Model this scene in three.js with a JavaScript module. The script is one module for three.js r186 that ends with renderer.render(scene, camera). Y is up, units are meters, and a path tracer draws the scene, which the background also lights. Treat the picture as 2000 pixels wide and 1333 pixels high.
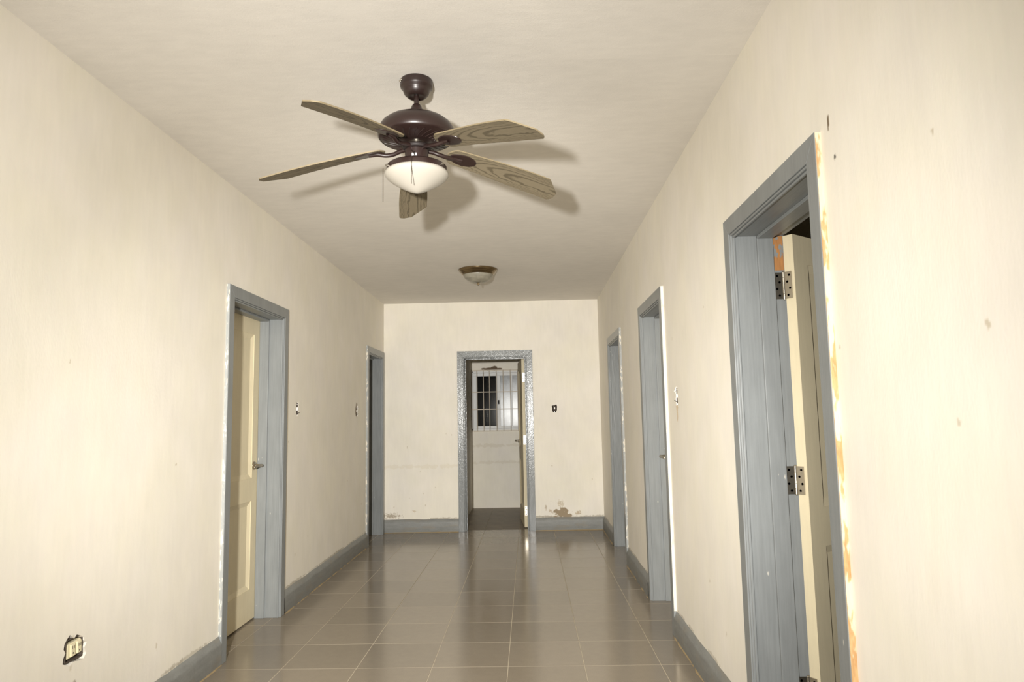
import * as THREE from 'three';
import { mergeGeometries } from 'three/addons/utils/BufferGeometryUtils.js';
import { RoundedBoxGeometry } from 'three/addons/geometries/RoundedBoxGeometry.js';
import { createNoise2D } from 'simplex-noise';

// ------------------------------------------------------------------ camera, light, exposure
const scene = new THREE.Scene();
scene.background = new THREE.Color(0x020203);                     // night outside the window
const camera = new THREE.PerspectiveCamera(2 * Math.atan(666.5 / 1369.52) * 180 / Math.PI, 2000 / 1333, 0.05, 60);
camera.rotation.order = 'YXZ';
camera.rotation.set(0.109, 0.0213, -0.0192);
camera.position.set(0, 1.2976, 0);
const renderer = new THREE.WebGLRenderer({ antialias: true });
renderer.toneMapping = THREE.LinearToneMapping;
renderer.toneMappingExposure = 1.18;
renderer.shadowMap.enabled = true;
const FLASH = [-0.35, 1.46, 0.22];                                // hand flash beside the camera, read from the fan's shadow
// its zoomed reflector throws a tight forward beam; the diffuser spills a weaker wide cone
for (const [name, power, half] of [['flash_beam', 78, 30], ['flash_spill', 35.5, 54]]) {
  const l = new THREE.SpotLight(0xfffcf6, power, 0, half * Math.PI / 180, 1, 2);
  l.name = name;
  l.position.set(...FLASH);
  l.target.position.set(-0.55, 0.85, -8);
  l.castShadow = true;
  l.shadow.radius = 2.5;
  l.shadow.mapSize.set(2048, 2048);
  scene.add(l, l.target);
}

// ------------------------------------------------------------------ helpers
function rngOf(seed) { let a = seed >>> 0; return () => { a = (a + 0x6D2B79F5) | 0; let t = Math.imul(a ^ (a >>> 15), 1 | a); t = (t + Math.imul(t ^ (t >>> 7), 61 | t)) ^ t; return ((t ^ (t >>> 14)) >>> 0) / 4294967296; }; }
const rnd = rngOf(20240611);
const n2 = createNoise2D(rngOf(5)), n2b = createNoise2D(rngOf(77));
const fbm = (x, y, o = 4) => { let s = 0, a = 0.5; for (let i = 0; i < o; i++) { s += a * n2(x, y); x *= 2.03; y *= 2.03; a *= 0.5; } return s; };
const clamp = (x, a = 0, b = 1) => Math.min(b, Math.max(a, x));
const smooth = (a, b, x) => { const t = clamp((x - a) / (b - a)); return t * t * (3 - 2 * t); };
const mix = (a, b, t) => a.map((v, i) => v + (b[i] - v) * t);
// texture of w x h pixels that covers sx x sy metres from (ox, oy); fn gives sRGB 0..255 (or a grey number) at metres
function tex(w, h, sx, sy, fn, { ox = 0, oy = 0, data = false } = {}) {
  const d = new Uint8Array(w * h * 4);
  for (let j = 0; j < h; j++) for (let i = 0; i < w; i++) {
    const c = fn(ox + (i + 0.5) / w * sx, oy + (j + 0.5) / h * sy), k = (j * w + i) * 4;
    if (typeof c === 'number') d[k] = d[k + 1] = d[k + 2] = clamp(c, 0, 255);
    else { d[k] = clamp(c[0], 0, 255); d[k + 1] = clamp(c[1], 0, 255); d[k + 2] = clamp(c[2], 0, 255); }
    d[k + 3] = 255;
  }
  const t = new THREE.DataTexture(d, w, h);
  t.magFilter = THREE.LinearFilter; t.minFilter = THREE.LinearMipmapLinearFilter; t.generateMipmaps = true;
  t.wrapS = t.wrapT = THREE.RepeatWrapping;
  if (!data) t.colorSpace = THREE.SRGBColorSpace;
  t.repeat.set(1 / sx, 1 / sy); t.offset.set(-ox / sx, -oy / sy);
  t.needsUpdate = true;
  return t;
}
// tileable noise: blends the noise with its shifted copies
const tiled = (fn, sx, sy) => (x, y) => { const a = x / sx, b = y / sy; return fn(x, y) * (1 - a) * (1 - b) + fn(x - sx, y) * a * (1 - b) + fn(x, y - sy) * (1 - a) * b + fn(x - sx, y - sy) * a * b; };
// uv in metres by the dominant axis of the normal; dirAxis optional swap so that v runs along the long axis
function uvMetres(g, along = 'y') {
  const p = g.attributes.position, n = g.attributes.normal, uv = new Float32Array(p.count * 2);
  for (let i = 0; i < p.count; i++) {
    const P = { x: p.getX(i), y: p.getY(i), z: p.getZ(i) }, N = { x: Math.abs(n.getX(i)), y: Math.abs(n.getY(i)), z: Math.abs(n.getZ(i)) };
    const ax = N.x >= N.y && N.x >= N.z ? 'x' : N.y >= N.z ? 'y' : 'z';
    const rest = ['x', 'y', 'z'].filter((k) => k !== ax);
    let v = rest.includes(along) ? along : rest[1]; const u = rest.find((k) => k !== v);
    uv[i * 2] = P[u]; uv[i * 2 + 1] = P[v];
  }
  g.setAttribute('uv', new THREE.BufferAttribute(uv, 2));
  return g;
}
function box(x0, x1, y0, y1, z0, z1, r = 0, along = 'y') {
  const w = Math.abs(x1 - x0), h = Math.abs(y1 - y0), d = Math.abs(z1 - z0);
  const g = r ? new RoundedBoxGeometry(w, h, d, 2, Math.min(r, w / 2.01, h / 2.01, d / 2.01)) : new THREE.BoxGeometry(w, h, d);
  g.translate((x0 + x1) / 2, (y0 + y1) / 2, (z0 + z1) / 2);
  return uvMetres(g, along);
}
const flat = (gs) => { const l = gs.map((g) => { const q = g.index ? g.toNonIndexed() : g; for (const k of Object.keys(q.attributes)) if (!['position', 'normal', 'uv'].includes(k)) q.deleteAttribute(k); if (!q.attributes.uv) uvMetres(q); return q; }); return l.length === 1 ? l[0] : mergeGeometries(l); };
function mesh(name, geos, mat, parent) {
  const m = new THREE.Mesh(Array.isArray(geos) ? flat(geos) : geos, mat);
  m.name = name; m.castShadow = m.receiveShadow = true;
  if (parent) parent.add(m);
  return m;
}
function group(name, pos = [0, 0, 0], parent = scene) { const g = new THREE.Group(); g.name = name; g.position.set(...pos); if (parent) parent.add(g); return g; }
function tag(o, label, category, { group: gr, kind } = {}) { o.userData.label = label; o.userData.category = category; if (gr) o.userData.group = gr; if (kind) o.userData.kind = kind; return o; }
const struct = (o, label, category) => tag(o, label, category, { kind: 'structure' });
const tube = (pts, r, seg = 24, rs = 8) => new THREE.TubeGeometry(new THREE.CatmullRomCurve3(pts.map((p) => new THREE.Vector3(...p))), seg, r, rs, false);
const lathe = (prof, seg = 64) => new THREE.LatheGeometry(prof.map((p) => new THREE.Vector2(p[0], p[1])), seg);
const cyl = (r0, r1, h, seg = 32) => new THREE.CylinderGeometry(r0, r1, h, seg);
const M = (o) => new THREE.MeshPhysicalMaterial(o);

// ------------------------------------------------------------------ the place, in metres
const XL = -1.703, XR = 0.847, H = 2.68, ZB = -8.2655, ZF = 2.4, TH = 0.2;
const ZB2 = -10.368;                                              // far wall of the small back room
const CP = 0.018;                                                 // casings stand this far off the wall
// doorways: outer casing edges along the wall, casing height
const DL1 = { a: 3.907, b: 4.892 }, DL2 = { a: 7.36, b: 8.215 };  // left wall, s = -z
const DRA = { a: 1.94, b: 2.88 }, DRB = { a: 4.29, b: 5.19 }, DRC = { a: 6.29, b: 7.27 };
const DB = { a: -0.83, b: 0.058 };
const DH = 2.09, CW = 0.068;

// ------------------------------------------------------------------ surfaces
const blotch = (x, y) => 0.55 * fbm(x * 0.9 + 3, y * 0.9, 3) + 0.45 * fbm(x * 3.1, y * 2.2 + 9, 3);
const strokes = (x, y) => fbm(x * 26, y * 3.2, 3) * 0.6 + fbm(x * 9 + y * 2, y * 2.6 - x, 3) * 0.4;
function wallColour(base, x, y, marks) {
  const k = 1 + 0.035 * blotch(x, y) + 0.018 * strokes(x, y);
  let c = [base[0] * k, base[1] * k * (1 - 0.004 * blotch(x + 9, y)), base[2] * k * (1 - 0.025 * blotch(x - 7, y + 3))];
  for (const m of marks) {
    if (Math.abs(x - m.x) > m.rx * 2.2 || Math.abs(y - m.y) > m.ry * 2.2) continue;
    const w = fbm(x * m.f + 31, y * m.f, 4) * (m.rag ?? 0.9);
    const d = Math.hypot((x - m.x) / m.rx, (y - m.y) / m.ry) + w;
    c = mix(c, m.c, (1 - smooth(0.8, 1.0 + (m.soft ?? 0.08), d)) * (m.k ?? 1));
  }
  return c;
}
const WALL = [238, 232, 219];
const scuffs = (seed, n, x0, x1, y0, y1) => { const r = rngOf(seed), out = []; for (let i = 0; i < n; i++) out.push({ x: x0 + r() * (x1 - x0), y: y0 + r() * (y1 - y0), rx: 0.003 + r() * 0.006, ry: 0.003 + r() * 0.012, f: 60, c: [178, 164, 138], k: 0.3 + r() * 0.3 }); return out; };
// grey smears on the wall just above the skirting, where its paint overran
const smears = (seed, n, x0, x1) => { const r = rngOf(seed), out = []; for (let i = 0; i < n; i++) out.push({ x: x0 + r() * (x1 - x0), y: 0.152 + r() * 0.006, rx: 0.05 + r() * 0.16, ry: 0.004 + r() * 0.008, f: 22, c: [176, 168, 152], k: 0.5 }); return out; };
const bumpPlaster = tex(1024, 1024, 1.6, 1.6, tiled((x, y) => 128 + 70 * (0.5 * strokes(x, y) + 0.28 * fbm(x * 14, y * 12, 4) + 0.22 * n2b(x * 95, y * 40)), 1.6, 1.6), { data: true });
const bumpCeiling = tex(1024, 1024, 1.6, 1.6, tiled((x, y) => 128 + 70 * (0.4 * fbm(x * 7, y * 30, 3) + 0.3 * fbm(x * 40, y * 40, 3) + 0.3 * n2b(x * 110, y * 120)), 1.6, 1.6), { data: true });
function wallMat(sx, ox, marks, w = 2048, base = WALL) {
  return M({ map: tex(w, 512, sx, 2.72, (x, y) => wallColour(base, x, y, marks), { ox }), bumpMap: bumpPlaster, bumpScale: 0.0015, roughness: 0.62, specularIntensity: 0.45 });
}
const mLeft = wallMat(10.8, -2.45, [...scuffs(11, 16, 1.6, 8.2, 0.2, 2.0), ...smears(2, 26, 1.5, 8.2),
  { x: 2.62, y: 0.36, rx: 0.008, ry: 0.012, f: 60, c: [130, 120, 104], k: 0.7 }, { x: 2.68, y: 0.35, rx: 0.01, ry: 0.01, f: 60, c: [130, 120, 104], k: 0.5 },
  { x: 6.95, y: 1.40, rx: 0.055, ry: 0.07, f: 18, rag: 0.3, c: [140, 124, 106], k: 0.8 }]);
const mRight = wallMat(10.8, -2.45, [...scuffs(12, 14, 1.2, 8.2, 0.2, 2.0), ...smears(3, 26, 1.2, 8.2),
  { x: 1.885, y: 2.095, rx: 0.006, ry: 0.022, f: 60, c: [96, 78, 56], k: 0.8 }, { x: 1.86, y: 1.985, rx: 0.006, ry: 0.006, f: 10, rag: 0.2, c: [60, 55, 50], k: 0.9 },
  { x: 4.03, y: 1.33, rx: 0.022, ry: 0.06, f: 20, c: [206, 178, 138], k: 0.6 }]);
const mBack = wallMat(2.9, -1.9, [...scuffs(13, 22, -1.6, 0.8, 0.2, 1.2), ...smears(4, 16, -1.7, 0.84),
  { x: 0.36, y: 0.185, rx: 0.085, ry: 0.065, f: 13, rag: 1.1, c: [158, 141, 116] }, { x: 0.43, y: 0.165, rx: 0.05, ry: 0.02, f: 25, c: [160, 143, 118] },
  { x: 0.55, y: 0.195, rx: 0.03, ry: 0.022, f: 30, c: [190, 172, 146], k: 0.8 }, { x: 0.35, y: 0.30, rx: 0.03, ry: 0.035, f: 40, rag: 1.6, c: [190, 174, 148], k: 0.6 }, { x: 0.18, y: 0.26, rx: 0.012, ry: 0.03, f: 40, c: [176, 160, 138], k: 0.6 },
  { x: 0.23, y: 0.22, rx: 0.02, ry: 0.015, f: 40, c: [186, 168, 142], k: 0.6 }, { x: -1.62, y: 0.19, rx: 0.09, ry: 0.025, f: 40, rag: 1.6, c: [160, 146, 126], k: 0.7 }, { x: -1.35, y: 0.24, rx: 0.02, ry: 0.012, f: 40, c: [190, 170, 140], k: 0.5 },
  { x: -1.36, y: 0.75, rx: 0.5, ry: 0.02, f: 9, rag: 1.5, c: [222, 212, 190], k: 0.35 }], 1024);
const mFarRoom = wallMat(2.9, -1.4, [
  { x: -0.53, y: 2.02, rx: 0.16, ry: 0.022, f: 9, rag: 0.5, c: [112, 94, 74] }, { x: -0.49, y: 2.035, rx: 0.055, ry: 0.03, f: 14, rag: 0.5, c: [112, 94, 74] },
  { x: -0.55, y: 0.9, rx: 0.5, ry: 0.02, f: 9, rag: 1.5, c: [224, 214, 194], k: 0.4 }, { x: -0.4, y: 0.65, rx: 0.5, ry: 0.02, f: 9, rag: 1.5, c: [224, 214, 194], k: 0.35 }], 1024, [250, 244, 230]);
const mSide = M({ color: 0xe8e1d2, bumpMap: bumpPlaster, bumpScale: 0.002, roughness: 0.7 });
const mCeil = M({ map: tex(1024, 2048, 2.9, 11.2, (x, y) => { const k = 1 + 0.022 * fbm(x * 1.1, y * 1.1 + 4, 3) + 0.018 * fbm(x * 5, y * 14, 3); return [231 * k, 226 * k, 218 * k]; }, { ox: -1.9, oy: -2.6 }), bumpMap: bumpCeiling, bumpScale: 0.0022, roughness: 0.85, specularIntensity: 0.25 });

// brushed grey gloss paint, with small chips of cream wall paint
function greyPaint(seed, chips) {
  const r = rngOf(seed), spots = []; for (let i = 0; i < chips; i++) spots.push([r() * 0.5, r() * 2.2, 0.0008 + r() * 0.0014, 0.0015 + r() * 0.008]);
  return tex(256, 1024, 0.5, 2.2, (x, y) => {
    const k = 1 + 0.05 * fbm(x * 60 + seed, y * 2.4, 3) + 0.04 * fbm(x * 7, y * 3 + seed, 3);
    let c = [133 * k, 136 * k, 136 * k];
    for (const s of spots) { const d = Math.hypot((x - s[0]) / s[2], (y - s[1]) / s[3]); if (d < 1.3) c = mix(c, [205, 200, 188], 1 - smooth(0.7, 1.3, d)); }
    return c;
  });
}
const bumpBrush = tex(512, 512, 0.5, 2.0, tiled((x, y) => 128 + 90 * (0.55 * fbm(x * 130, y * 3, 3) + 0.45 * fbm(x * 30, y * 7, 3)), 0.5, 2.0), { data: true });
const mGrey = M({ map: greyPaint(3, 7), bumpMap: bumpBrush, bumpScale: 0.0009, roughness: 0.36, specularIntensity: 0.6 });
const mGrey3 = M({ map: greyPaint(15, 20), bumpMap: bumpPlaster, bumpScale: 0.006, roughness: 0.24, specularIntensity: 0.9 });
const mGrey2 = M({ map: greyPaint(8, 24), bumpMap: bumpBrush, bumpScale: 0.0016, roughness: 0.3, specularIntensity: 0.75 });
const mSkirt = M({ map: tex(1024, 128, 3, 0.3, (x, y) => { const k = 1 + 0.07 * fbm(x * 5, y * 20, 4) + 0.04 * fbm(x * 40, y * 60, 2); const dirt = smooth(0.1, 0.5, fbm(x * 3 + 50, y * 9, 3)) * 0.3; return mix([134 * k, 135 * k, 132 * k], [146, 134, 116], dirt); }), bumpMap: bumpPlaster, bumpScale: 0.0025, roughness: 0.5 });
const mCream = M({ map: tex(256, 512, 1, 2.2, (x, y) => { const k = 1 + 0.02 * fbm(x * 50, y * 3, 3) + 0.015 * fbm(x * 4, y * 4, 3); return [219 * k, 207 * k, 176 * k]; }), bumpMap: bumpBrush, bumpScale: 0.0006, roughness: 0.45, specularIntensity: 0.5 });
// outer edges of casings: overpainted by the wall paint, in places down to the wood
const edgeMat = (kind) => M({ roughness: 0.6, bumpMap: bumpBrush, bumpScale: 0.0012, map: tex(64, 1024, 0.06, 2.2, (x, y) => {
  const n = fbm(x * 18 + kind * 7, y * 4.2, 4), m = fbm(x * 60 + kind * 3, y * 16, 3), k = 1 + 0.03 * m;
  if (kind === 0) return mix([158 * k, 160 * k, 158 * k], [222, 214, 198], smooth(0.2, 0.32, n * 0.6 + m * 0.7));     // grey with white slops
  if (kind === 1) { const o = smooth(-0.1, 0.16, n * 0.9 + m * 0.35 + 0.05); return mix([236 * k, 222 * k, 192 * k], mix([184, 134, 80], [208, 168, 114], clamp(0.5 + m)), o * 0.85); } // scraped to the wood
  return mix([236 * k, 226 * k, 204 * k], [190, 186, 176], smooth(0.25, 0.4, n));                                       // cream
}) });
const mEdge = [edgeMat(0), edgeMat(1), edgeMat(2)];
const mBareWood = M({ roughness: 0.75, map: tex(64, 256, 0.06, 0.24, (x, y) => { const k = 1 + 0.16 * fbm(x * 160, y * 8, 3), g = smooth(0.12, 0.22, fbm(x * 40 + 3, y * 18, 3) + (0.07 - y) * 3); return mix([172 * k, 120 * k, 70 * k], [132, 136, 138], g); }) });
const mSteel = M({ color: 0xb9b2a4, metalness: 1, roughness: 0.32, bumpMap: bumpPlaster, bumpScale: 0.0004 });
const mNickel = M({ color: 0xb3a897, metalness: 1, roughness: 0.34 });
const mScrew = M({ color: 0x4c4136, metalness: 0.7, roughness: 0.5 });
const mBrass = M({ color: 0x86755a, metalness: 1, roughness: 0.28 });
const mBox = M({ color: 0x5a5048, roughness: 0.8, metalness: 0.3 });
const mIvory = M({ color: 0xe6dcba, roughness: 0.4 });
const mWhitePl = M({ color: 0xf2efe8, roughness: 0.35 });
const mDark = M({ color: 0x1c1815, roughness: 0.7 });

// ------------------------------------------------------------------ jagged wall holes of the open electrical boxes (s or x along the wall, y)
function ragged(cx, cy, w, h, seed, j = 0.16, n = 22) {
  const r = rngOf(seed), out = [];
  for (let i = 0; i < n; i++) {
    const a = i / n * Math.PI * 2, c = Math.cos(a), s = Math.sin(a), q = 1 / Math.pow(Math.pow(Math.abs(c), 5) + Math.pow(Math.abs(s), 5), 0.2), k = 1 + (r() - 0.5) * 2 * j;
    out.push([cx + c * q * k * w / 2, cy + s * q * k * h / 2]);
  }
  return out;
}
const HOLES = {
  outlet: { at: [2.675, 0.476], w: 0.115, h: 0.095, seed: 4, j: 0.24 },
  sw1: { at: [5.16, 1.392], w: 0.05, h: 0.1, seed: 8 },
  sw2: { at: [6.97, 1.392], w: 0.06, h: 0.105, seed: 9 },
  sw3: { at: [0.307, 1.398], w: 0.055, h: 0.085, seed: 10 },
  sw4: { at: [4.03, 1.404], w: 0.05, h: 0.1, seed: 12 },
};
const pathOf = (pts) => { const p = new THREE.Path(); pts.forEach(([x, y], i) => (i ? p.lineTo(x, y) : p.moveTo(x, y))); p.closePath(); return p; };
const holeOf = (k) => pathOf(ragged(...HOLES[k].at, HOLES[k].w, HOLES[k].h, HOLES[k].seed, HOLES[k].j).reverse());
// a wall as an extruded outline: notches for doorways from the floor, holes for boxes and windows
function wallGeo(s0, s1, doors, holes, depth) {
  const sh = new THREE.Shape(); sh.moveTo(s0, 0);
  for (const d of doors) { const i = CW - 0.012; sh.lineTo(d.a + i, 0); sh.lineTo(d.a + i, DH - i); sh.lineTo(d.b - i, DH - i); sh.lineTo(d.b - i, 0); }
  sh.lineTo(s1, 0); sh.lineTo(s1, H); sh.lineTo(s0, H); sh.closePath();
  sh.holes.push(...holes);
  return new THREE.ExtrudeGeometry(sh, { depth, bevelEnabled: false });
}
{
  const l = mesh('wall_left', wallGeo(-ZF - 0.01, -ZB - 0.001, [DL1, DL2], ['outlet', 'sw1', 'sw2'].map(holeOf), TH), mLeft, scene);
  l.rotation.y = Math.PI / 2; l.position.x = XL - TH;
  struct(l, 'cream plastered wall on the left with two grey framed doorways', 'wall');
  const r = mesh('wall_right', wallGeo(-ZF - 0.01, -ZB - 0.001, [DRA, DRB, DRC], ['sw4'].map(holeOf), TH), mRight, scene);
  r.rotation.y = Math.PI / 2; r.position.x = XR;
  struct(r, 'cream plastered wall on the right with three grey framed doorways', 'wall');
  const b = mesh('wall_back', wallGeo(XL - TH, XR + TH, [DB], ['sw3'].map(holeOf), TH), mBack, scene);
  b.position.z = ZB - TH;
  struct(b, 'cream end wall with the grey framed doorway and flaking plaster patch', 'wall');
  struct(mesh('wall_front', box(XL - TH, XR + TH, 0, H, ZF, ZF + TH), mSide, scene), 'plain cream wall behind the camera', 'wall');
  struct(mesh('ceiling', box(XL - TH, XR + TH, H, H + 0.15, ZB - TH, ZF + TH, 0, 'z'), mCeil, scene), 'off-white plastered ceiling over the corridor', 'ceiling');
}
// small back room behind the end doorway
const BRL = -0.84, BRR = 1.1, WIN = { x0: -0.83, x1: 0.12, y0: 1.12, y1: 1.99 };
{
  const sh = new THREE.Shape(); sh.moveTo(BRL - 0.15, 0); sh.lineTo(BRR + 0.15, 0); sh.lineTo(BRR + 0.15, H); sh.lineTo(BRL - 0.15, H); sh.closePath();
  sh.holes.push(pathOf([[WIN.x0, WIN.y0], [WIN.x0, WIN.y1], [WIN.x1, WIN.y1], [WIN.x1, WIN.y0]]));
  const w = mesh('wall_far', new THREE.ExtrudeGeometry(sh, { depth: 0.16, bevelEnabled: false }), mFarRoom, scene); w.position.z = ZB2 - 0.16;
  struct(w, 'cream far wall of the back room around the barred window', 'wall');
  struct(mesh('wall_far_left', box(BRL - 0.15, BRL, 0, H, ZB2, ZB - TH), mSide, scene), 'left side wall of the small back room', 'wall');
  struct(mesh('wall_far_right', box(BRR, BRR + 0.15, 0, H, ZB2, ZB - TH), mSide, scene), 'right side wall of the small back room', 'wall');
  struct(mesh('ceiling_back_room', box(BRL - 0.15, BRR + 0.15, H, H + 0.15, ZB2 - 0.16, ZB - TH), mSide, scene), 'ceiling of the small back room', 'ceiling');
}
// side rooms that the open doorways look into
function sideRoom(name, x0, x1, z0, z1, inner, words) {
  const t = 0.12, g = group(name);
  mesh('side_wall', box(x0, x1, 0, H, z0 - t, z0), mSide, g); mesh('side_wall', box(x0, x1, 0, H, z1, z1 + t), mSide, g);
  const far = inner > 0 ? [x0 - t, x0] : [x1, x1 + t];
  mesh('side_wall', box(far[0], far[1], 0, H, z0 - t, z1 + t), mSide, g);
  mesh('room_ceiling', box(Math.min(x0, far[0]), Math.max(x1, far[1]), H, H + 0.12, z0 - t, z1 + t), mSide, g);
  mesh('room_floor', box(Math.min(x0, far[0]), Math.max(x1, far[1]), -0.1, -0.002, z0 - t, z1 + t), M({ color: 0x6f665a, roughness: 0.4 }), g);
  struct(g, words, 'room');
}
sideRoom('wall_room_right', XR + TH, 4.1, -3.7, 0.2, -1, 'cream side room seen past the open door on the right');
sideRoom('wall_room_left', -4.6, XL - TH, -9.4, -6.4, 1, 'dark side room behind the open doorway in the left corner');

// ------------------------------------------------------------------ floor of polished tiles
{
  const T = 0.4, X0 = -0.1349, Z0 = -3.8397, J = 0.0032;
  const floor = group('floor');
  struct(floor, 'polished grey-brown porcelain tile floor with pale joints', 'floor');
  mesh('grout_bed', box(XL - TH, XR + TH, -0.06, -0.0012, ZB2 - 0.16, ZF + TH), M({ color: 0xb9ae99, roughness: 0.9 }), floor);
  const rough = tex(512, 512, 2, 2, tiled((x, y) => 255 * (0.15 + 0.045 * smooth(-0.3, 0.5, fbm(x * 3, y * 3, 4)) + 0.02 * fbm(x * 25, y * 25, 2)), 2, 2), { data: true });
  const speck = (v) => tex(256, 256, 0.4, 0.4, (x, y) => { const k = 1 + 0.02 * fbm(x * 11 + v * 5, y * 11, 3) + 0.035 * n2b(x * 330 + v, y * 330) + 0.02 * n2b(x * 150, y * 150 + v); return [(136 + v * 1.2) * k, (126 + v * 1.1) * k, (111 + v) * k]; });
  const mats = [0, 3, -3, 1.5].map((v) => { const m = M({ map: speck(v), roughness: 1, roughnessMap: rough, specularIntensity: 0.85, ior: 1.5 }); return m; });
  const dusty = M({ map: tex(512, 512, 1.2, 1.2, (x, y) => { const k = 1 + 0.14 * fbm(x * 3, y * 5, 4) + 0.05 * fbm(x * 30, y * 30, 2); return [126 * k, 113 * k, 96 * k]; }), roughness: 0.42, specularIntensity: 0.5 });
  const r = rngOf(99), cache = {};
  const geo = (w, d) => (cache[w.toFixed(3) + '_' + d.toFixed(3)] ??= (() => {
    const c = 0.0012, sh = new THREE.Shape(); sh.moveTo(-w / 2 + c, -d / 2 + c); sh.lineTo(w / 2 - c, -d / 2 + c); sh.lineTo(w / 2 - c, d / 2 - c); sh.lineTo(-w / 2 + c, d / 2 - c); sh.closePath();
    const g = new THREE.ExtrudeGeometry(sh, { depth: 0.008, bevelEnabled: true, bevelSize: c, bevelThickness: c, bevelSegments: 1 });
    g.rotateX(-Math.PI / 2); g.translate(0, -0.008 - c, 0); return uvMetres(g, 'z');
  })());
  const lay = (xa, xb, za, zb, mat) => {
    const w = xb - xa - J, d = zb - za - J; if (w < 0.02 || d < 0.02) return;
    const t = mesh('floor_tile', geo(w, d), mat, floor); t.position.set((xa + xb) / 2, 0, (za + zb) / 2);
    t.rotation.set((r() - 0.5) * 0.0014, 0, (r() - 0.5) * 0.0014);
  };
  const xs = []; for (let k = -4; k <= 2; k++) xs.push(X0 + k * T); xs.push(X0 + 3 * T);
  const zs = []; for (let k = -11; k <= 14; k++) zs.push(Z0 + k * T); zs.push(ZF);                // rows of 0.4 m
  zs[0] = ZB - 0.09;
  for (let i = 0; i + 1 < xs.length; i++) for (let j = 0; j + 1 < zs.length; j++) lay(xs[i], xs[i + 1], zs[j], zs[j + 1], mats[Math.floor(r() * 4)]);
  // thresholds of the doorways
  for (const d of [DL1, DL2]) for (let j = 0; j + 1 < zs.length; j++) {
    const za = Math.max(zs[j], -d.b + 0.03), zb = Math.min(zs[j + 1], -d.a - 0.03);
    if (zb - za > 0.03) lay(XL - TH, xs[0], za, zb, mats[1]);
  }
  // back room: the same tiles under a film of site dust
  const xb = [BRL]; for (let k = -1; k <= 3; k++) xb.push(X0 + k * T); xb.push(BRR); const zb = [ZB2]; for (let k = 1; k <= 5; k++) zb.push(ZB2 + k * T); zb[5] = ZB - 0.09;
  for (let i = 0; i + 1 < xb.length; i++) for (let j = 0; j + 1 < zb.length; j++) lay(xb[i], xb[i + 1], zb[j], zb[j + 1], dusty);
}

// ------------------------------------------------------------------ skirting
function skirting(name, words, runs) {                            // runs: [x0, z0, x1, z1, nx, nz]
  const g = group(name); struct(g, words, 'baseboard');
  for (const [x0, z0, x1, z1, nx, nz] of runs) {
    const L = Math.hypot(x1 - x0, z1 - z0), dx = (x1 - x0) / L, dz = (z1 - z0) / L, n = Math.max(2, Math.round(L / 0.06));
    const prof = [[0, 0], [0.021, 0], [0.02, 0.105], [0.016, 0.116], [0.002, 0.148], [-0.01, 0.15]];
    const pos = [], uv = [], idx = [], r = rngOf(Math.round((x0 + z0) * 1000) + 7);
    for (let i = 0; i <= n; i++) { const s = i / n * L, w = 0.006 * fbm(s * 2.2 + x0 * 9, 3, 3), t = 0.004 * fbm(s * 1.5 + 40, z0, 2);
      prof.forEach(([o, y], k) => { const oo = o + (k === 0 ? 0 : t), yy = k >= 2 ? y + w : y; pos.push(x0 + dx * s + nx * oo, yy, z0 + dz * s + nz * oo); uv.push(s, y); }); }
    const K = prof.length, flip = (dx * nz - dz * nx) > 0;
    for (let i = 0; i < n; i++) for (let k = 0; k + 1 < K; k++) { const a = i * K + k, b = a + 1, c = a + K, d = c + 1; flip ? idx.push(a, b, c, b, d, c) : idx.push(a, c, b, b, c, d); }
    const q = new THREE.BufferGeometry(); q.setAttribute('position', new THREE.Float32BufferAttribute(pos, 3)); q.setAttribute('uv', new THREE.Float32BufferAttribute(uv, 2)); q.setIndex(idx); q.computeVertexNormals();
    mesh('skirting_board', q, mSkirt, g);
    // ragged bead of sandy mortar along its foot
    const p2 = [], i2 = []; const m = Math.max(3, Math.round(L / 0.02));
    for (let i = 0; i <= m; i++) { const s = i / m * L, w = 0.001 + 0.011 * clamp(0.3 + 1.2 * fbm(s * 7 + x0 * 5, z0, 3)); for (const [o, y] of [[0.018, 0.008], [0.02 + w * 0.5, 0.005], [0.021 + w, -0.002]]) p2.push(x0 + dx * s + nx * o, y, z0 + dz * s + nz * o); }
    for (let i = 0; i < m; i++) for (let k = 0; k < 2; k++) { const a = i * 3 + k, b = a + 1, c = a + 3, d = c + 1; flip ? i2.push(a, c, b, b, c, d) : i2.push(a, b, c, b, d, c); }
    const h = new THREE.BufferGeometry(); h.setAttribute('position', new THREE.Float32BufferAttribute(p2, 3)); h.setIndex(i2); h.computeVertexNormals(); uvMetres(h, 'z');
    mesh('mortar_bead', h, mMortar, g).userData.label = 'sandy mortar left along the foot of the skirting';
  }
}
const mMortar = M({ color: 0x9c8865, roughness: 0.95, side: THREE.DoubleSide });
skirting('baseboard_left', 'low grey painted skirting along the left wall', [[XL, ZF, XL, -DL1.a, 1, 0], [XL, -DL1.b, XL, -DL2.a, 1, 0]]);
skirting('baseboard_right', 'low grey painted skirting along the right wall', [[XR, ZF, XR, -DRA.a, -1, 0], [XR, -DRA.b, XR, -DRB.a, -1, 0], [XR, -DRB.b, XR, -DRC.a, -1, 0], [XR, -DRC.b, XR, ZB, -1, 0]]);
skirting('baseboard_back', 'low grey painted skirting along the end wall', [[XL, ZB, DB.a, ZB, 0, 1], [DB.b, ZB, XR, ZB, 0, 1]]);

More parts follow.
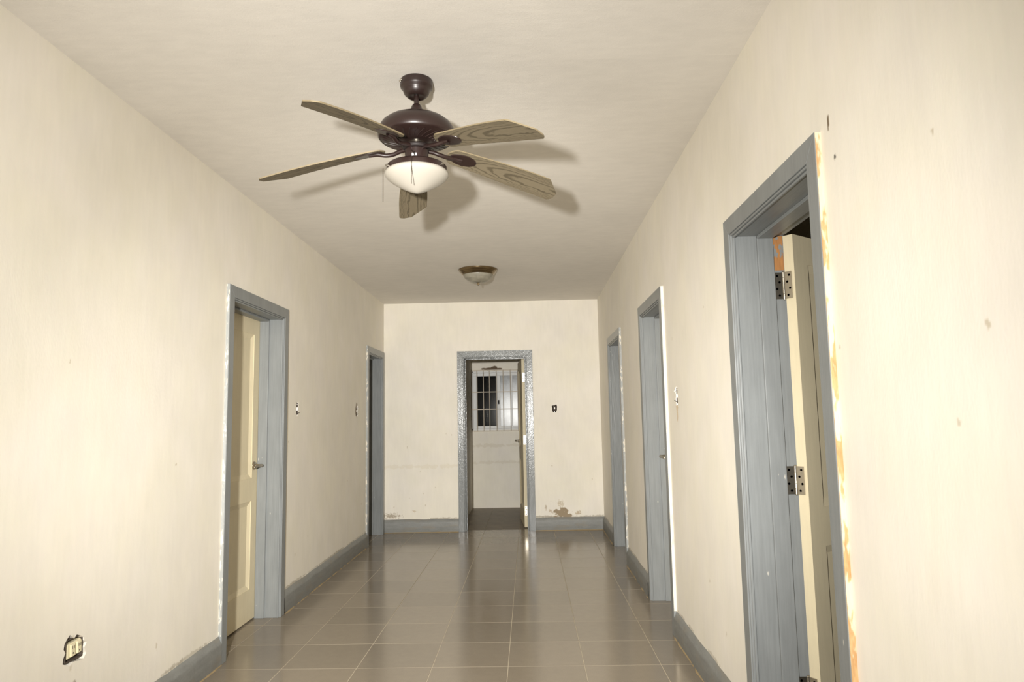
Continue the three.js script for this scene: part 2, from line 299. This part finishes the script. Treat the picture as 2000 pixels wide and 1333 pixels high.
// ------------------------------------------------------------------ doorways: local x along the wall, y up, z out of the wall into the corridor
const STOP0 = -0.088, STOP1 = -0.152;
function poly(pts, depth, z0, bevel = 0) {
  const sh = new THREE.Shape(); pts.forEach(([x, y], i) => (i ? sh.lineTo(x, y) : sh.moveTo(x, y))); sh.closePath();
  const g = new THREE.ExtrudeGeometry(sh, bevel ? { depth: depth - bevel, bevelEnabled: true, bevelSize: bevel, bevelThickness: bevel, bevelOffset: -bevel, bevelSegments: 2 } : { depth, bevelEnabled: false });
  g.translate(0, 0, z0); return uvMetres(g);
}
function frame(name, W, words, { edge = [null, null], mat = mGrey, bare = null } = {}) {
  const d = group(name); struct(d, words, 'door');
  const w = W / 2, i = w - CW, hi = DH - CW, b = 0.02;
  for (const s of [-1, 1]) {
    mesh('casing', poly([[s * w, 0], [s * w, DH], [s * i, hi], [s * i, 0]].map((p) => p), CP, 0, 0.002), mat, d);
    // two slim beads along the inner edge of the casing
    mesh('casing_bead', [box(s * i, s * (i - 0.009), 0, hi, -0.004, CP - 0.005, 0.003), box(s * (i - 0.009), s * (i - 0.018), 0, hi, -0.004, CP - 0.012, 0.003)], mat, d);
    mesh('jamb', box(s * (i - 0.012), s * (i + 0.012), 0, hi, -TH, 0.0, 0.0015), mat, d);
    mesh('door_stop', box(s * (i - 0.012), s * (i - 0.026), 0, hi - 0.012, STOP1, STOP0, 0.003), mat, d);
    const e = edge[s < 0 ? 0 : 1];
    if (e !== null) mesh('casing_edge', box(s * w, s * (w + 0.0025), 0.15, DH - 0.001, 0, CP - 0.002), mEdge[e], d).userData.label = ['edge spattered with white wall paint', 'edge scraped to orange wood', 'edge overpainted cream'][e];
  }
  mesh('casing', poly([[-w, DH], [w, DH], [i, hi], [-i, hi]], CP, 0, 0.002), mat, d);
  mesh('casing_bead', [box(-i, i, hi, hi - 0.009, -0.004, CP - 0.005, 0.003, 'x'), box(-i, i, hi - 0.009, hi - 0.018, -0.004, CP - 0.012, 0.003, 'x')], mat, d);
  mesh('jamb', box(-i, i, hi - 0.012, hi + 0.012, -TH, 0, 0.0015, 'x'), mat, d);
  mesh('door_stop', box(-i + 0.012, i - 0.012, hi - 0.012, hi - 0.026, STOP1, STOP0, 0.003, 'x'), mat, d);
  d.userData.clear = { half: i - 0.012, top: hi - 0.012 };
  return d;
}
// two-panel door leaf: x from 0 (hinge) to width, y up, z from 0 to -thickness
function doorLeaf(w, h, parent) {
  const st = 0.1, t = 0.042, panels = [[0.2, 0.77], [0.92, h - 0.115]];
  const sh = new THREE.Shape(); sh.moveTo(0, 0); sh.lineTo(w, 0); sh.lineTo(w, h); sh.lineTo(0, h); sh.closePath();
  for (const [a, b] of panels) sh.holes.push(pathOf([[st, a], [st, b], [w - st, b], [w - st, a]]));
  const g = new THREE.ExtrudeGeometry(sh, { depth: t, bevelEnabled: false }); g.translate(0, 0, -t);
  const leaf = mesh('door_leaf', uvMetres(g), mCream, parent);
  for (const [a, b] of panels) {
    const pos = [], m = 0.03, dep = 0.015;
    for (const f of [1, -1]) {
      const zf = f > 0 ? 0 : -t, zi = f > 0 ? -dep : -t + dep;
      const o = [[st, a], [w - st, a], [w - st, b], [st, b]], q = [[st + m, a + m], [w - st - m, a + m], [w - st - m, b - m], [st + m, b - m]];
      const quad = (A, B, C, D) => { const l = f > 0 ? [A, B, C, A, C, D] : [A, C, B, A, D, C]; l.forEach((p) => pos.push(...p)); };
      for (let k = 0; k < 4; k++) { const l = (k + 1) % 4; quad([...o[k], zf - f * 0.003], [...o[l], zf - f * 0.003], [...q[l], zi], [...q[k], zi]); }
      quad(...q.map((p) => [...p, zi]));
    }
    const pg = new THREE.BufferGeometry(); pg.setAttribute('position', new THREE.Float32BufferAttribute(pos, 3)); pg.computeVertexNormals(); uvMetres(pg);
    mesh('door_panel', pg, mCream, leaf);
  }
  return leaf;
}
// lever: rosette on the face at (x, y), neck out along +z, lever towards dir * x
function lever(leaf, x, y, dir, z = 0, out = 1) {
  const ros = lathe([[0, 0], [0.027, 0], [0.027, 0.004], [0.023, 0.009], [0.012, 0.011], [0.01, 0.014]], 32); ros.rotateX(Math.PI / 2 * out);
  const neck = cyl(0.0095, 0.011, 0.045, 20); neck.rotateX(Math.PI / 2); neck.translate(0, 0, out * 0.03);
  const arm = tube([[0, 0, out * 0.052], [dir * 0.02, 0.001, out * 0.056], [dir * 0.06, 0.002, out * 0.056], [dir * 0.115, -0.004, out * 0.05]], 0.0085, 20, 10);
  const cap = new THREE.SphereGeometry(0.0105, 16, 12); cap.translate(0, 0, out * 0.052); const end = new THREE.SphereGeometry(0.0086, 12, 10); end.translate(dir * 0.115, -0.004, out * 0.05);
  const m = mesh('lever_handle', [ros, neck, arm, cap, end], mNickel, leaf); m.position.set(x, y, z); m.userData.label = 'metal lever handle';
  return m;
}
function hinge(parent, pos, plateA, plateB) {                      // unit vectors (x,z) in which the two plates run from the pin
  const hh = 0.108, g = [];
  for (let k = 0; k < 5; k++) { const c = cyl(0.0068, 0.0068, hh / 5 - 0.0012, 16); c.translate(0, -hh / 2 + (k + 0.5) * hh / 5, 0); g.push(c); }
  for (const y of [-1, 1]) { const s = new THREE.SphereGeometry(0.0055, 12, 8); s.translate(0, y * hh / 2, 0); g.push(s); }
  const m = mesh('hinge', g, mSteel, parent); m.position.set(...pos);
  const holes = [];
  for (const [ux, uz, nx, nz] of [plateA, plateB]) {
    const p = box(0.004, 0.036, -hh / 2, hh / 2, -0.0012, 0.0012), mt = new THREE.Matrix4().makeBasis(new THREE.Vector3(ux, 0, uz), new THREE.Vector3(0, 1, 0), new THREE.Vector3(ux, 0, uz).cross(new THREE.Vector3(0, 1, 0)));
    p.applyMatrix4(mt); p.translate(nx * 0.0015, 0, nz * 0.0015); mesh('hinge_plate', p, mSteel, m);
    for (const [q, y] of [[0.026, 0.04], [0.017, 0.014], [0.028, -0.013], [0.019, -0.04]]) { const c = lathe([[0, 0.0012], [0.0042, 0.0012], [0.0048, 0]], 14); c.applyMatrix4(new THREE.Matrix4().makeBasis(new THREE.Vector3(-nz, 0, nx), new THREE.Vector3(nx, 0, nz), new THREE.Vector3(0, -1, 0))); c.translate(ux * q + nx * 0.0028, y, uz * q + nz * 0.0028); holes.push(c); }
  }
  mesh('screw_heads', holes, mScrew, m);
  return m;
}
const onLeft = (d, D) => { d.rotation.y = Math.PI / 2; d.position.set(XL, 0, -(D.a + D.b) / 2); };       // local +x = -z (away from the camera)
const onRight = (d, D) => { d.rotation.y = -Math.PI / 2; d.position.set(XR, 0, -(D.a + D.b) / 2); };     // local +x = +z (towards the camera)
{
  // nearest on the left, closed
  const d1 = frame('door_1', DL1.b - DL1.a, 'closed cream two-panel door in a grey frame on the left wall', { edge: [0, null] }); onLeft(d1, DL1);
  const c1 = d1.userData.clear, l1 = doorLeaf(c1.half * 2 - 0.006, c1.top - 0.012, d1); l1.position.set(-c1.half + 0.003, 0.01, STOP1 - 0.001);
  lever(l1, c1.half * 2 - 0.07, 1.0, -1);
  // far left corner, open onto a dark room
  const d2 = frame('door_2', DL2.b - DL2.a, 'grey framed doorway open to a dark room in the left corner', { edge: [0, null], mat: mGrey2 }); onLeft(d2, DL2);
  // nearest on the right, open
  const d3 = frame('door_3', DRA.b - DRA.a, 'grey framed doorway nearest on the right with open door and three hinges', { edge: [null, 1] }); onRight(d3, DRA);
  const c3 = d3.userData.clear, l3 = doorLeaf(c3.half * 2 - 0.006, c3.top - 0.012, d3);
  // hinge pin at the far jamb, room side; the leaf swung 128 degrees into the side room
  const pin = [-c3.half + 0.004, 0, -TH + 0.012], open = 128 * Math.PI / 180;
  // closed, the leaf runs along +x with its corridor face towards +z; the pin lies at its back corner
  const sw = new THREE.Group(); const px = -0.004, pz = -0.047;
  l3.geometry.translate(-px, 0, -pz); for (const ch of l3.children) ch.geometry.translate(-px, 0, -pz);
  l3.position.set(pin[0], 0.008, pin[2]); l3.rotation.y = open;
  const cs = Math.cos(open), sn = Math.sin(open), rot = (x, z) => [x * cs + z * sn, -x * sn + z * cs];
  for (const y of [1.803, 1.035, 0.25]) { const n = rot(-1, 0), u = rot(0, 1); hinge(d3, [pin[0], y, pin[2]], [0, 1, 1, 0], [u[0], u[1], n[0], n[1]]); }
  mesh('bare_wood', box(-c3.half, -c3.half + 0.0012, 1.866, c3.top - 0.002, -TH + 0.006, STOP1 - 0.002), mBareWood, d3).userData.label = 'unpainted orange wood above the top hinge';
  // middle right, closed, only the lever shows past the frame
  const d4 = frame('door_4', DRB.b - DRB.a, 'grey framed doorway in the middle of the right wall with a lever handle', { edge: [null, 2] }); onRight(d4, DRB);
  const c4 = d4.userData.clear, l4 = doorLeaf(c4.half * 2 - 0.006, c4.top - 0.012, d4); l4.position.set(-c4.half + 0.003, 0.01, STOP1 - 0.001);
  lever(l4, 0.055, 0.995, 1).scale.set(1.1, 1.1, 1.3);
  // far right
  const d5 = frame('door_5', DRC.b - DRC.a, 'narrow-looking grey framed doorway farthest along the right wall', { edge: [null, 0], mat: mGrey2 }); onRight(d5, DRC);
  const c5 = d5.userData.clear, l5 = doorLeaf(c5.half * 2 - 0.006, c5.top - 0.012, d5); l5.position.set(-c5.half + 0.003, 0.01, STOP1 - 0.001);
  // end wall, open into the back room
  const d6 = frame('door_6', DB.b - DB.a, 'glossy grey framed doorway in the end wall with its door open inwards', { mat: mGrey3 }); d6.position.set((DB.a + DB.b) / 2, 0, ZB);
  const c6 = d6.userData.clear, l6 = doorLeaf(c6.half * 2 - 0.006, c6.top - 0.012, d6);
  // hinged at the right jamb, swung 84 degrees away: local x runs away from the camera
  l6.position.set(c6.half - 0.008, 0.008, -TH - 0.006); l6.rotation.y = Math.PI / 2 + 4.5 * Math.PI / 180;
  lever(l6, c6.half * 2 - 0.075, 0.995, -1);
  lever(l6, c6.half * 2 - 0.075, 0.995, -1, -0.042, -1);
  for (const y of [1.78, 1.03, 0.2]) hinge(d6, [c6.half - 0.007, y, -TH + 0.002], [0, 1, -1, 0], [-1, 0, 0, 1]);
}

// ------------------------------------------------------------------ window and bars in the back room
{
  const mAlu = M({ color: 0xd9d9d6, roughness: 0.4 }), zc = ZB2 - 0.05;
  const mGlass = M({ color: 0xd8dad8, transmission: 1, thickness: 0, roughness: 0.06, ior: 1.5 });
  const mDusty = M({ transmission: 0.55, thickness: 0, roughness: 0.21, specularIntensity: 0.5, ior: 1.5, map: tex(256, 512, 0.4, 0.8, (x, y) => { const k = 1 + 0.35 * fbm(x * 9, y * 7, 4); return [150 * k, 156 * k, 158 * k]; }) });
  const w = group('window_1', [0, 0, 0]); struct(w, 'white framed sliding window with dark panes in the back room', 'window');
  const { x0, x1, y0, y1 } = WIN, f = 0.024;
  mesh('window_frame', [box(x0, x1, y1 - f, y1, zc - 0.03, zc + 0.045, 0.002), box(x0, x1, y0, y0 + f, zc - 0.03, zc + 0.045, 0.002), box(x0, x0 + 0.018, y0, y1, zc - 0.03, zc + 0.045, 0.002), box(x1 - 0.018, x1, y0, y1, zc - 0.03, zc + 0.045, 0.002)], mAlu, w);
  const sash = (a, b, z, s, mat) => {
    const c = mesh('window_sash', [box(a, b, y1 - 0.07, y1 - f, z - 0.01, z + 0.01, 0.002), box(a, b, y0 + f, y0 + 0.062, z - 0.01, z + 0.01, 0.002), box(a, a + s, y0 + 0.06, y1 - 0.07, z - 0.01, z + 0.01, 0.002), box(b - s, b, y0 + 0.06, y1 - 0.07, z - 0.01, z + 0.01, 0.002)], mAlu, w);
    mesh('window_pane', box(a + s, b - s, y0 + 0.06, y1 - 0.07, z - 0.002, z + 0.002), mat, c);
  };
  sash(-0.812, -0.41, zc - 0.012, 0.05, mGlass);
  sash(-0.455, 0.102, zc + 0.016, 0.045, mDusty);
  mesh('glazing_bar', box(-0.247, -0.229, y0 + 0.06, y1 - 0.07, zc + 0.019, zc + 0.026, 0.002), mAlu, w);
  mesh('window_latch', [box(-0.445, -0.425, 1.5, 1.56, zc + 0.026, zc + 0.04, 0.003)], mDark, w);
  const g = group('window_grille', [0, 0, 0]); tag(g, 'pale welded security bars across the back room window', 'window bars');
  const zg = ZB2 + 0.022, mBar = M({ color: 0xd8ccb8, roughness: 0.45 });
  for (const x of [-0.832, -0.75, -0.655, -0.566, -0.464, -0.364, -0.257, -0.151, -0.05, 0.05, 0.13]) { const c = cyl(0.0058, 0.0058, 0.9, 10); c.translate(x, 1.555, zg); mesh('upright_bar', c, mBar, g); }
  for (const y of [1.108, 1.428, 1.681, 2.003]) mesh('cross_bar', box(-0.838, 0.136, y - 0.006, y + 0.006, zg - 0.011, zg - 0.0058 + 0.001, 0.001, 'x'), mBar, g);
  for (const [x, y] of [[-0.8, 1.106], [0.1, 1.106], [-0.8, 2.004], [0.1, 2.004]]) { const c = cyl(0.005, 0.005, 0.034, 8); c.rotateX(Math.PI / 2); c.translate(x, y, zg - 0.02); mesh('wall_pin', c, mBar, g); }
}

// ------------------------------------------------------------------ open electrical boxes
function wallFixture(name, key, place, words, category, build) {
  const g = group(name); place(g, HOLES[key].at); tag(g, words, category);
  const { w, h } = HOLES[key], W = w * 0.43, Q = h * 0.43;
  mesh('junction_box', [box(-W, W, -Q, Q, -0.062, -0.058), box(-W, W, Q - 0.003, Q, -0.06, -0.003), box(-W, W, -Q, -Q + 0.003, -0.06, -0.003), box(-W, -W + 0.003, -Q, Q, -0.06, -0.003), box(W - 0.003, W, -Q, Q, -0.06, -0.003)], mBox, g);
  build(g); return g;
}
const pl = (g, [s, y]) => { g.rotation.y = Math.PI / 2; g.position.set(XL, y, -s); };
const pr = (g, [s, y]) => { g.rotation.y = -Math.PI / 2; g.position.set(XR, y, -s); };
const pb = (g, [x, y]) => { g.position.set(x, y, ZB); };
wallFixture('wall_outlet', 'outlet', pl, 'ivory double socket in a rough hole low on the left wall', 'outlet', (g) => {
  const r = mesh('receptacle', [box(-0.036, 0.048, -0.03, 0.024, -0.04, -0.006, 0.006), box(-0.02, 0.006, -0.026, 0.02, -0.008, 0.0, 0.005), box(0.016, 0.042, -0.026, 0.02, -0.008, 0.0, 0.005)], mIvory, g); r.rotation.z = 0.06;
  for (const x of [-0.007, 0.029]) mesh('socket_slots', [box(x - 0.007, x - 0.005, 0.002, 0.012, -0.002, 0.0006), box(x + 0.004, x + 0.006, 0.002, 0.012, -0.002, 0.0006), box(x - 0.003, x + 0.002, -0.016, -0.011, -0.002, 0.0006)], mDark, g);
});
const wires = (g, seed) => {
  const r = rngOf(seed);
  mesh('switch_body', [box(-0.014, 0.014, -0.03, 0.03, -0.05, -0.016, 0.004)], mBox, g);
  mesh('switch_toggle', box(-0.007, 0.008, -0.012, 0.012, -0.018, 0.004, 0.003), mWhitePl, g);
  for (let k = 0; k < 2; k++) mesh('loose_wire', tube([[-0.01 + 0.02 * k, 0.02 * (k ? -1 : 1), -0.03], [0.008 * (r() - 0.5), 0.034 * (k ? -1 : 1), -0.004], [0.02 * (r() - 0.5), 0.026 * (k ? -1 : 1), 0.012]], 0.0022, 10, 6), k ? mDark : mWhitePl, g);
for (const y of [0.0395, -0.0395]) mesh('mounting_screw', box(-0.003, 0.003, y - 0.0025, y + 0.0025, -0.02, -0.008), mSteel, g);
};
wallFixture('wall_switch', 'sw1', pl, 'bare light switch without cover beside the closed cream door', 'switch', (g) => wires(g, 1));
wallFixture('wall_switch_001', 'sw2', pl, 'bare light switch in a soot-rimmed hole beside the dark corner doorway', 'switch', (g) => wires(g, 2));
wallFixture('wall_switch_002', 'sw3', pb, 'small uncovered switch on the end wall right of its doorway', 'switch', (g) => wires(g, 3));
wallFixture('wall_switch_003', 'sw4', pr, 'bare switch with rust stain on the right wall by the lever door', 'switch', (g) => wires(g, 4));

// ------------------------------------------------------------------ ceiling fan
{
  const FX = -0.43, FZ = -2.735;
  const fan = group('ceiling_fan', [FX, H, FZ]); tag(fan, 'dark brown five-blade ceiling fan with frosted glass light bowl', 'ceiling fan');
  const Y = (y) => y - H;
  const mBrown = M({ color: 0x2b1d1a, roughness: 0.38, metalness: 0.1, clearcoat: 0.25, clearcoatRoughness: 0.3 });
  const mBrownIn = M({ color: 0x1e1513, roughness: 0.6 });
  const P = (l) => l.map(([r, y]) => [r, Y(y)]);
  const canopy = mesh('canopy', lathe(P([[0.0, 2.68], [0.064, 2.68], [0.0665, 2.676], [0.0665, 2.656], [0.0645, 2.648], [0.0565, 2.641], [0.0545, 2.634], [0.05, 2.622], [0.039, 2.611], [0.03, 2.608], [0.028, 2.613], [0, 2.613]])), mBrown, fan);
  mesh('canopy_screw', [new THREE.SphereGeometry(0.005, 12, 8).translate(-0.062, Y(2.668), 0.026), new THREE.SphereGeometry(0.005, 12, 8).translate(-0.056, Y(2.668), 0.038)], mSteel, canopy);
  mesh('downrod', lathe(P([[0.0105, 2.63], [0.0105, 2.54]]), 24), mBrown, fan);
  mesh('rod_collar', lathe(P([[0.011, 2.578], [0.015, 2.577], [0.02, 2.57], [0.0235, 2.56], [0.03, 2.545], [0.034, 2.52]]), 40), mBrown, fan);
  const housing = mesh('motor_housing', lathe(P([[0.0, 2.527], [0.03, 2.527], [0.06, 2.525], [0.09, 2.519], [0.12, 2.506], [0.142, 2.488], [0.154, 2.467], [0.157, 2.45], [0.155, 2.436], [0.149, 2.43], [0.146, 2.4315], [0.135, 2.425], [0.118, 2.421], [0.09, 2.417], [0.07, 2.414], [0.062, 2.413], [0.0, 2.413]]), 96), mBrown, fan);
  { // slanted cooling ribs under the motor
    const ribs = []; for (let k = 0; k < 30; k++) { const a = k / 30 * Math.PI * 2, pts = []; for (let j = 0; j <= 4; j++) { const t = j / 4, r = 0.078 + t * 0.058, b = a + t * 0.18; pts.push([r * Math.sin(b), Y(2.4145 + t * 0.0105), r * Math.cos(b)]); } ribs.push(tube(pts, 0.0026, 6, 5)); }
    const rb = mesh('cooling_ribs', ribs, mBrown, housing);
  }
  mesh('housing_screw', new THREE.SphereGeometry(0.006, 12, 8).translate(-0.035, Y(2.53), 0.02), mBrown, housing);
  mesh('flywheel', lathe(P([[0, 2.402], [0.052, 2.402], [0.056, 2.398], [0.056, 2.388], [0.05, 2.384], [0.036, 2.382], [0, 2.382]]), 48), mBrownIn, fan);
  mesh('chrome_ring', lathe(P([[0.03, 2.415], [0.0335, 2.414], [0.0335, 2.403], [0.03, 2.402]]), 40), mSteel, fan);
  const sw = mesh('switch_housing', lathe(P([[0, 2.384], [0.044, 2.384], [0.0475, 2.381], [0.0475, 2.326], [0.05, 2.322], [0, 2.322]]), 48), mBrown, fan);
  { // paper sticker wrapped round the switch housing, with printed lines
    const st = new THREE.CylinderGeometry(0.0481, 0.0481, 0.011, 16, 1, true, -0.28, 0.42); st.translate(0, Y(2.35), 0);
    mesh('sticker', st, M({ side: THREE.DoubleSide, roughness: 0.6, map: tex(64, 32, 1, 1, (x, y) => (Math.floor(y * 5) % 2 && n2(x * 30, Math.floor(y * 5) * 9) > -0.2 && x > 0.1 && x < 0.9 ? 120 : 236)) }), sw).userData.label = 'white paper sticker';
  }
  mesh('light_fitter', lathe(P([[0, 2.326], [0.05, 2.326], [0.09, 2.324], [0.114, 2.318], [0.121, 2.311], [0.1225, 2.29], [0.119, 2.288], [0, 2.288]]), 80), mBrown, fan);
  const mOpal = M({ color: 0xb2aca1, roughness: 0.3, specularIntensity: 0.6, transmission: 0.12, thickness: 0 });
  mesh('glass_bowl', lathe(P([[0.117, 2.296], [0.124, 2.291], [0.1285, 2.284], [0.1275, 2.276], [0.12, 2.266], [0.104, 2.253], [0.082, 2.239], [0.056, 2.225], [0.032, 2.214], [0.015, 2.208], [0.006, 2.206], [0, 2.2055]]), 80), mOpal, fan).userData.label = 'white frosted glass bowl';
  for (const a of [-2.62, 2.5, -0.5]) { const s = cyl(0.0045, 0.0045, 0.012, 12); s.rotateZ(Math.PI / 2); s.translate(0.124, 0, 0); s.rotateY(a); s.translate(0, Y(2.302), 0); mesh('thumb_screw', s, mSteel, fan); }
  // pull chains: beads on a line
  const chain = (x, z, y0, y1) => { const g = [], n = Math.round((y0 - y1) / 0.0045); for (let i = 0; i <= n; i++) { const s = new THREE.SphereGeometry(0.0017, 6, 5); s.translate(x, Y(y0 - i * 0.0045), z); g.push(s); } const c = cyl(0.0007, 0.0007, y0 - y1, 5); c.translate(x, Y((y0 + y1) / 2), z); g.push(c); return mesh('pull_chain', g, mScrew, fan); };
  chain(-0.133, 0.02, 2.302, 2.165);
  chain(0.0, 0.132, 2.327, 2.2);
  mesh('chain_outlet', tube([[0.0, Y(2.345), 0.046], [0.0, Y(2.343), 0.09], [0.0, Y(2.336), 0.124], [0, Y(2.327), 0.132]], 0.0016, 12, 6), mScrew, fan);
  // blades
  const grain = tex(1024, 256, 0.56, 0.16, (x, y) => {
    const u = x, v = y - 0.08, wob = 0.012 * fbm(u * 9, v * 20, 3);
    // cathedral arches that nest along the blade, straight grain at its sides
    const q = Math.abs(v + wob * 0.5) / (0.05 + 0.012 * Math.sin(u * 7));
    const arch = (u + wob * 2.2) * 26 - 9.5 * q * q - 1.6 * Math.cos(u * 11);
    const side = (Math.abs(v) + wob * 0.5) * 900;
    const t = smooth(0.55, 1.0, q), f = Math.sin(arch * 2.2) * (1 - t) + Math.sin(side) * t;
    const line = smooth(0.2, 0.9, f + 0.35 * fbm(u * 30, v * 200, 2));
    const fine = 0.05 * fbm(u * 14, v * 330, 3);
    return mix([117, 107, 88], [84, 76, 61], line * 0.85).map((k) => k * (1 + fine));
  });
  const mBlade = M({ map: grain, roughness: 0.55, specularIntensity: 0.4 });
  const mBladeEdge = M({ color: 0x85785e, roughness: 0.6 });
  const drop = (r) => { const t = (r - 0.14) / 0.52; return -0.066 * t - 0.022 * t * t; };
  function bladeGeo() {                                           // x = radius, z = chord, cupped sheet 6 mm thick
    const outline = (t) => {                                      // half chord either side; +side is the clipped one
      const r = 0.135 + t * 0.525, wdt = 0.05 + 0.018 * smooth(0, 0.75, t), root = t < 0.08 ? Math.sqrt(1 - Math.pow(1 - t / 0.08, 2)) : 1;
      let p = wdt * root, m = -wdt * root;
      if (t > 0.86) p = wdt - (t - 0.86) / 0.14 * 0.075;
      if (t > 0.965) m = -wdt + Math.pow((t - 0.965) / 0.035, 2) * 0.022;
      return [r, m, Math.max(p, m + 0.012)];
    };
    const NT = 60, NC = 8, pos = [], uv = [], idx = [];
    for (const side of [1, -1]) for (let i = 0; i <= NT; i++) { const [r, m, p] = outline(i / NT); for (let j = 0; j <= NC; j++) { const c = m + (p - m) * j / NC; pos.push(r, drop(r) + side * 0.0028, c); uv.push(r - 0.12, c + 0.08); } }
    const S = (NT + 1) * (NC + 1);
    for (let s = 0; s < 2; s++) for (let i = 0; i < NT; i++) for (let j = 0; j < NC; j++) { const a = s * S + i * (NC + 1) + j, b = a + 1, c = a + NC + 1, d = c + 1; s ? idx.push(a, c, b, b, c, d) : idx.push(a, b, c, b, d, c); }
    const g = new THREE.BufferGeometry(); g.setAttribute('position', new THREE.Float32BufferAttribute(pos, 3)); g.setAttribute('uv', new THREE.Float32BufferAttribute(uv, 2)); g.setIndex(idx); g.computeVertexNormals();
    // rim
    const loop = []; for (let i = 0; i <= NT; i++) loop.push(i * (NC + 1)); for (let j = 1; j <= NC; j++) loop.push(NT * (NC + 1) + j); for (let i = NT - 1; i >= 0; i--) loop.push(i * (NC + 1) + NC);
    const rp = [], ri = []; loop.forEach((v) => { for (const s of [0, S]) rp.push(pos[(v + s) * 3], pos[(v + s) * 3 + 1], pos[(v + s) * 3 + 2]); });
    for (let k = 0; k < loop.length; k++) { const a = k * 2, b = (k + 1) % loop.length * 2; ri.push(a, a + 1, b, b, a + 1, b + 1); }
    const e = new THREE.BufferGeometry(); e.setAttribute('position', new THREE.Float32BufferAttribute(rp, 3)); e.setIndex(ri); e.computeVertexNormals(); uvMetres(e);
    return [g, e];
  }
  const [bg, be] = bladeGeo();
  // bracket: slender curved arm from the flywheel to an oval pad under the blade root
  const arm = tube([[0.045, 0.0, 0], [0.07, -0.004, 0.004], [0.1, -0.013, 0.008], [0.13, -0.016, 0.006], [0.165, -0.011, 0], [0.2, -0.013, 0]], 0.0088, 28, 10);
  const padShape = new THREE.Shape(); padShape.absellipse(0, 0, 0.056, 0.031, 0, Math.PI * 2);
  const pad = new THREE.ExtrudeGeometry(padShape, { depth: 0.004, bevelEnabled: true, bevelSize: 0.004, bevelThickness: 0.003, bevelSegments: 3, curveSegments: 32 });
  pad.rotateX(Math.PI / 2); pad.rotateZ(-0.14); pad.translate(0.205, -0.008, 0);
  const pitch = 13 * Math.PI / 180;
  const sag = [0, -0.012, -0.05, 0.03, 0];                          // the blades hang unevenly
  for (let k = 0; k < 5; k++) {
    const az = (-12.4 + 72 * k) * Math.PI / 180;
    const holder = (o) => { o.position.set(0, Y(2.388), 0); o.rotation.order = 'YXZ'; o.rotation.y = Math.PI / 2 - az; return o; };
    const b = holder(mesh('fan_blade', bg, mBlade, fan)); b.rotation.x = -pitch; b.rotation.z = sag[k]; mesh('blade_edge', be, mBladeEdge, b);
    const a = holder(mesh('blade_bracket', [arm.clone(), pad.clone()], mBrown, fan)); a.rotation.x = -pitch; a.rotation.z = sag[k];
  }
}

// ------------------------------------------------------------------ ceiling light
{
  const y = (v) => v - H, d = group('ceiling_light', [-0.442, H, -6.43]); tag(d, 'unlit flush ceiling light with brass rim and alabaster glass bowl', 'ceiling light');
  mesh('brass_rim', lathe([[0, 2.68], [0.18, 2.68], [0.1835, 2.676], [0.179, 2.668], [0.1735, 2.664], [0.1745, 2.66], [0.168, 2.654], [0.1625, 2.651], [0.163, 2.648], [0.157, 2.641], [0.15, 2.638], [0.1505, 2.635], [0.144, 2.628], [0.138, 2.6255], [0.135, 2.628], [0, 2.632]].map(([r, v]) => [r, y(v)]), 96), mBrass, d);
  const prof = []; for (let i = 0; i <= 20; i++) { const t = i / 20 * Math.PI / 2; prof.push([0.137 * Math.cos(t), y(2.63) - 0.076 * Math.sin(t)]); }
  const mAlab = M({ roughness: 0.35, specularIntensity: 0.5, transmission: 0.35, thickness: 0, map: tex(256, 128, 1, 1, (u, v) => { const k = 1 + 0.12 * fbm(u * 6, v * 3, 4); return [178 * k, 172 * k, 156 * k]; }) });
  mesh('glass_bowl', lathe(prof, 72), mAlab, d).userData.label = 'greyish alabaster glass bowl';
  mesh('finial', lathe([[0, -0.125], [0.005, -0.124], [0.0105, -0.118], [0.0115, -0.112], [0.008, -0.107], [0.014, -0.103], [0.019, -0.098], [0.019, -0.09], [0, -0.088]].map(([r, v]) => [r, v - 0.027]), 32), mBrass, d);
  for (const [x, z] of [[0.05, 0.03], [-0.05, -0.02]]) { const s = new THREE.SphereGeometry(0.026, 20, 16); s.scale(1.25, 1, 1); s.translate(x, y(2.592), z); mesh('bulb', s, mWhitePl, d); }
}

// ------------------------------------------------------------------ the photographer's flash on its stand, beside and behind the camera
{
  const f = group('flash_lamp', [FLASH[0], 0, FLASH[2] + 0.06]); tag(f, 'photographic flash head on a black stand beside the camera', 'lamp');
  const mBlk = M({ color: 0x17171a, roughness: 0.5 }), y = FLASH[1];
  mesh('stand_pole', cyl(0.011, 0.014, y - 0.06, 16).translate(0, (y - 0.06) / 2 + 0.02, 0.06), mBlk, f);
  for (let k = 0; k < 3; k++) { const a = k * Math.PI * 2 / 3 + 0.5; mesh('stand_leg', tube([[0, 0.42, 0.06], [0.12 * Math.cos(a), 0.25, 0.06 + 0.12 * Math.sin(a)], [0.34 * Math.cos(a), 0.012, 0.06 + 0.34 * Math.sin(a)]], 0.009, 12, 8), mBlk, f); }
  mesh('flash_head', box(-0.055, 0.055, y - 0.045, y + 0.045, 0.0, 0.12, 0.01), mBlk, f);
  mesh('flash_window', box(-0.05, 0.05, y - 0.04, y + 0.04, -0.006, 0.0), M({ color: 0xffffff, emissive: 0xffffff, emissiveIntensity: 6 }), f);
}

renderer.render(scene, camera);
